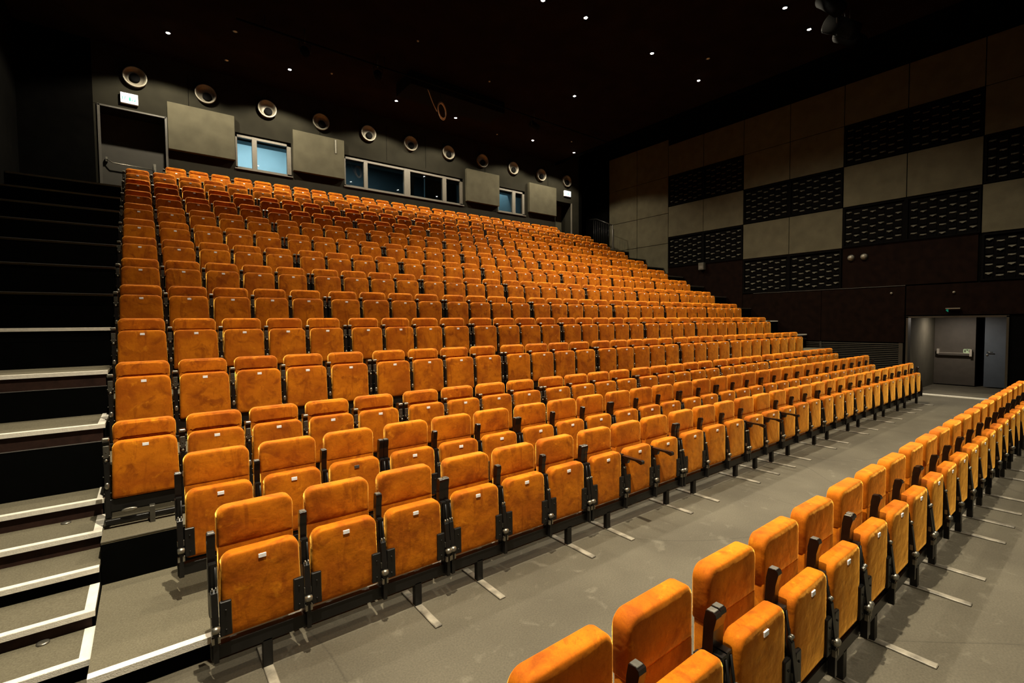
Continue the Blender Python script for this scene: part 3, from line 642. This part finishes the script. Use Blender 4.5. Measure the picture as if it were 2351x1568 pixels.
def knob_mb(t, x=-.275):
    m = MB()
    if t == 1:
        m.lathe([(0, -.022), (.02, -.02), (.023, 0), (.02, .02), (0, .022)], (x, -.045, .40), 14, 'x')
        for s in (-1, 1):
            m.lathe([(0, -.008), (.016, -.008), (.016, .008), (0, .008)], (x + s * .015, -.04, .40), 10, 'x').box(x + s * .016 - .006, x + s * .016 + .006, -.03, -.01, .43, .47)
            m.lathe([(0, -.004), (.012, -.004), (.012, .004), (0, .004)], (x + s * .010, -.012, .645), 10, 'x')
            m.box(x + s * .016 - .007, x + s * .016 + .007, -.05, -.03, .315, .355)
    else:
        m.ball((x, .0, .40), .022, 10, 6, (.8, .6, 1.5)).ball((x, .0, .625), .013, 8, 6)
        for s in (-1, 1): m.ball((x + s * .022, .02, .66), .007, 6, 4).ball((x + s * .022, .02, .48), .006, 6, 4).ball((x + s * .022, .02, .33), .006, 6, 4)
    return m
def panel_mb(x=-.275): return MB().rbox(x - .021, x + .021, .030, .040, .635, .745, .003).ball((x, .03, .69), .006, 6, 4)
def capm_mb(x=-.275): return MB().rbox(x - .026, x + .026, .022, .05, .788, .815, .006)
def hinge_mb(s):
    x0, x1 = (.183, .25) if s > 0 else (-.25, -.183)
    m = MB().rbox(x0, x1, -.028, -.003, .335, .555, .004)
    for z in (.375, .50): m.ball(((x0 + x1) / 2, -.029, z), .007, 8, 4)
    return m
def plate_mb(t):
    z = .78 if t == 1 else .73
    return MB().rbox(-.023, .023, -.0190, -.0100, z - .013, z + .013, .0010)
ME = {}
for t in (1, 2, 3):
    ME['pan', t] = pan_mb(t).mesh('seat_pan', M_VEL); ME['back', t] = back_mb(t).mesh('backrest', M_VEL)
    ME['plate', t] = plate_mb(t).mesh('number_plate', M_PLT)
    for side, x in (('L', -.275), ('R', .275)):
        ME['arm', t, side] = arm_mb(t, False, x).mesh('armrest', M_ARM); ME['frame', t, side] = frame_mb(t, x).mesh('side_frame', M_BLK); ME['knob', t, side] = knob_mb(t, x).mesh('pivot_bolts', M_MET)
ME['darkplate'] = plate_mb(1).mesh('number_plate', M_PLD)
for side, x in (('L', -.275), ('R', .275)):
    ME['panel', side] = panel_mb(x).mesh('bracket_plate', M_GRY); ME['cap', side] = capm_mb(x).mesh('armrest_cap', M_MET)
    ME['down', side] = arm_mb(1, True, x).mesh('armrest', M_ARM)
    ME['acap', side] = MB().rbox(x - .019, x + .019, .058, .096, .972, .979, .002).mesh('armrest_cap', M_CAP)
ME['hinge', -1] = hinge_mb(-1).mesh('hinge_plate', M_BLK); ME['hinge', 1] = hinge_mb(1).mesh('hinge_plate', M_BLK)
def part(name, me, parent):
    o = bpy.data.objects.new(name, me); COL.objects.link(o); o.parent = parent; return o
def proto(t, right, detail):
    r = empty('folding_seat', (0, 0, -50))
    p = part('seat_pan', ME['pan', t], r)
    if detail > 0: part('number_plate', ME['plate', t], p)
    if detail > 1 and t == 1: part('hinge_plate', ME['hinge', -1], p); part('hinge_plate', ME['hinge', 1], p)
    part('backrest', ME['back', t], r)
    for sd in (('L', 'R') if right else ('L',)):
        a = part('armrest', ME['arm', t, sd], r); fm = part('side_frame', ME['frame', t, sd], r)
        if t > 1 and detail > 0: part('armrest_cap', ME['cap', sd], a); part('bracket_plate', ME['panel', sd], fm)
        if t == 1 and detail > 1: part('armrest_cap', ME['acap', sd], a)
        if detail > 0: part('pivot_bolts', ME['knob', t, sd], fm)
    return r
PROTO = {}
MODA = (3, 6, 9, 12, 14, 17, 20, 23, 26); MODC = (5, 9, 13, 18, 22, 26)
rows = []   # name, label text, type, floor z, y, [x...], module starts
def xs_mod(x0, n, starts, pitch, gap): return [x0 + pitch * i + gap * sum(i >= k for k in starts) for i in range(n)]
rows.append(('Z', 'separate row nearest the camera', 1, 0, 1.05, [1.18, 1.73, 2.33, 2.88, 3.43, 4.03, 4.58, 5.13, 5.73, 6.28, 6.83, 7.43, 7.98, 8.58, 9.13, 9.68, 10.28, 10.83, 11.38, 11.98, 12.53, 13.08], (2, 5, 8, 11, 13, 16, 19)))
rows.append(('A', 'front raked row', 1, 0, 3.453, xs_mod(.562, 29, MODA, .55, .0478), MODA))
rows.append(('B', 'second raked row', 1, .165, 4.43, xs_mod(.439, 29, MODA, .55, .0478), MODA))
ZS = [-1.061, -.583, -.102, .381, .861, 1.340, 1.824, 2.309, 2.792, 3.279, 3.760]
for k, zz in enumerate(ZS):
    rows.append(('CDEFGHIJKLM'[k], '%s raked row' % ORD[k + 2], 2, zz + 2.29 - .73, 5.388 + RUN * k, xs_mod(-.03, 30, MODC, .55, .075), MODC))
rows.append(('N', 'topmost raked row', 3, 6.489 - .73, 16.25, xs_mod(.815, 27, (3, 6, 9, 12, 15, 18, 21, 24), .54, .035), (3, 6, 9, 12, 15, 18, 21, 24)))
def proj(x, y, z):
    v = Vector((x, y, z - 2.29)); d = v.dot(F_); return 1175.5 + 1093.5 * v.dot(R_) / d, 784 - 1093.5 * v.dot(U_) / d, d
allseats = []
for ri, (nm, lb, t, z, y, xs, st) in enumerate(rows):
    for i, x in enumerate(xs):
        a = proj(x - .23, y, z + .5); b = proj(x + .23, y, z + .5); c = proj(x, y, z + .3); d_ = proj(x, y, z + 1.0)
        allseats.append((abs(b[0] - a[0]) * abs(c[1] - d_[1]), abs(b[0] - a[0]), ri, i))
allseats.sort(reverse=True)
keep = {(r, i): wpx for _, wpx, r, i in allseats[:300]}
DOWN = {('A', 7), ('A', 8), ('A', 12), ('A', 13), ('A', 14), ('A', 28)}
stuff = {'v': MB(), 'b': MB(), 'm': MB()}
LOW_V = {t: MB().add(pan_mb(t)).add(back_mb(t)) for t in (1, 2, 3)}
LOW_B = {(t, r): (lambda q: q)(MB()) for t in (1, 2, 3) for r in (0, 1)}
for t in (1, 2, 3):
    for r in (0, 1):
        for x in ((-.275, .275) if r else (-.275,)): LOW_B[t, r].add(arm_mb(t, False, x)).add(frame_mb(t, x))
LOW_P = {t: plate_mb(t) for t in (1, 2, 3)}
rng = random.Random(3)
for ri, (nm, lb, t, z, y, xs, st) in enumerate(rows):
    n = len(xs)
    for i, x in enumerate(xs):
        right = (i + 1 in st) or i == n - 1
        if (ri, i) in keep:
            wpx = keep[ri, i]; det = 2 if wpx > 45 else (1 if wpx > 24 else 1)
            key = (t, right, det)
            if key not in PROTO: PROTO[key] = proto(*key)
            o = copy_tree(PROTO[key]); o.location = (x, y + (rng.uniform(-.003, .003)), z); o.rotation_euler = (0, 0, rng.uniform(-.012, .012))
            L_ = 'orange velvet folding seat, %s from the left in the %s' % (ORD[i], lb)
            if (nm, i) in DOWN:
                L_ = 'orange folding seat with lowered armrest, %s from left in %s' % (ORD[i], lb)
                for c in o.children:
                    if c.data and c.data.name.startswith('armrest') and c.data == ME['arm', t, 'L']:
                        c.data = ME['down', 'L']
                        for g in list(c.children): bpy.data.objects.remove(g)
            if (nm, i) == ('B', 2):
                L_ = 'orange folding seat with dark number plate, third from left in second raked row'
                for c in o.children:
                    for g in c.children:
                        if g.data == ME['plate', 1]: g.data = ME['darkplate']
            tag(o, L_, 'seat', 'orange velvet folding seats')
        else:
            M = Matrix.Translation((x, y, z))
            stuff['v'].add(LOW_V[t], M); stuff['m'].add(LOW_P[t], M); stuff['b'].add(LOW_B[t, int(right)], M)
for o in list(PROTO.values()):
    for c in list(o.children):
        for g in list(c.children): bpy.data.objects.remove(g)
        bpy.data.objects.remove(c)
    bpy.data.objects.remove(o)
allm = MB(); mi = []
for k, idx in (('v', 0), ('b', 1), ('m', 2)): allm.add(stuff[k]); mi += [idx] * len(stuff[k].f)
if allm.f:
    me = allm.mesh('distant_folding_seats', [M_VEL, M_BLK, M_PLT])
    if len(me.polygons) == len(mi): me.polygons.foreach_set('material_index', mi)
    o = bpy.data.objects.new('distant_folding_seats', me); COL.objects.link(o)
    tag(o, 'small distant orange seats at the far right and upper end of the rows', 'seat', None, 'stuff')
# beams and legs under each module
def beam(nm, x0, x1, y, z, legs, label, t):
    e = empty('seat_beam', ((x0 + x1) / 2, y, z)); tag(e, label, 'beam', 'black beams under the seats'); c = (x0 + x1) / 2
    if t == 1:
        MB().rbox(x0 - .30 - c, x1 + .30 - c, .0, .06, .185, .275, .004).box(x0 - .30 - c, x1 + .30 - c, -.004, .0, .27, .276).build('rail', M_BLK, e)
        for lx in legs:
            p = MB().rbox(lx - .03 - c, lx + .03 - c, .0, .05, .012, .20, .003).build('leg', M_BLK, e)
            MB().rbox(lx - .03 - c, lx + .03 - c, -.335, .27, .0, .014, .004).build('foot_bar', M_FOOT, p)
    else:
        MB().rbox(x0 - .30 - c, x1 + .30 - c, .02, .10, .16, .27, .004).rbox(x0 - .3 - c, x1 + .3 - c, -.01, .02, .06, .10, .003).build('rail', M_BLK, e)
        for lx in legs: MB().rbox(lx - .02 - c, lx + .02 - c, -.05, .02, .0, .17, .003).build('leg', M_GRY, e)
for nm, lb, t, z, y, xs, st in rows:
    if nm in 'GHIJKL': continue
    b0 = [0] + list(st); b1 = list(st) + [len(xs)]
    for j, (a, b) in enumerate(zip(b0, b1)):
        sx = xs[a:b]
        legs = [sx[0] + .02, sx[-1] + .02] if t == 1 else [sx[0] + .03, sx[-1]]
        beam(nm, sx[0], sx[-1], y, z, legs, 'black seat beam, %s from the left under the %s' % (ORD[j], lb), t)
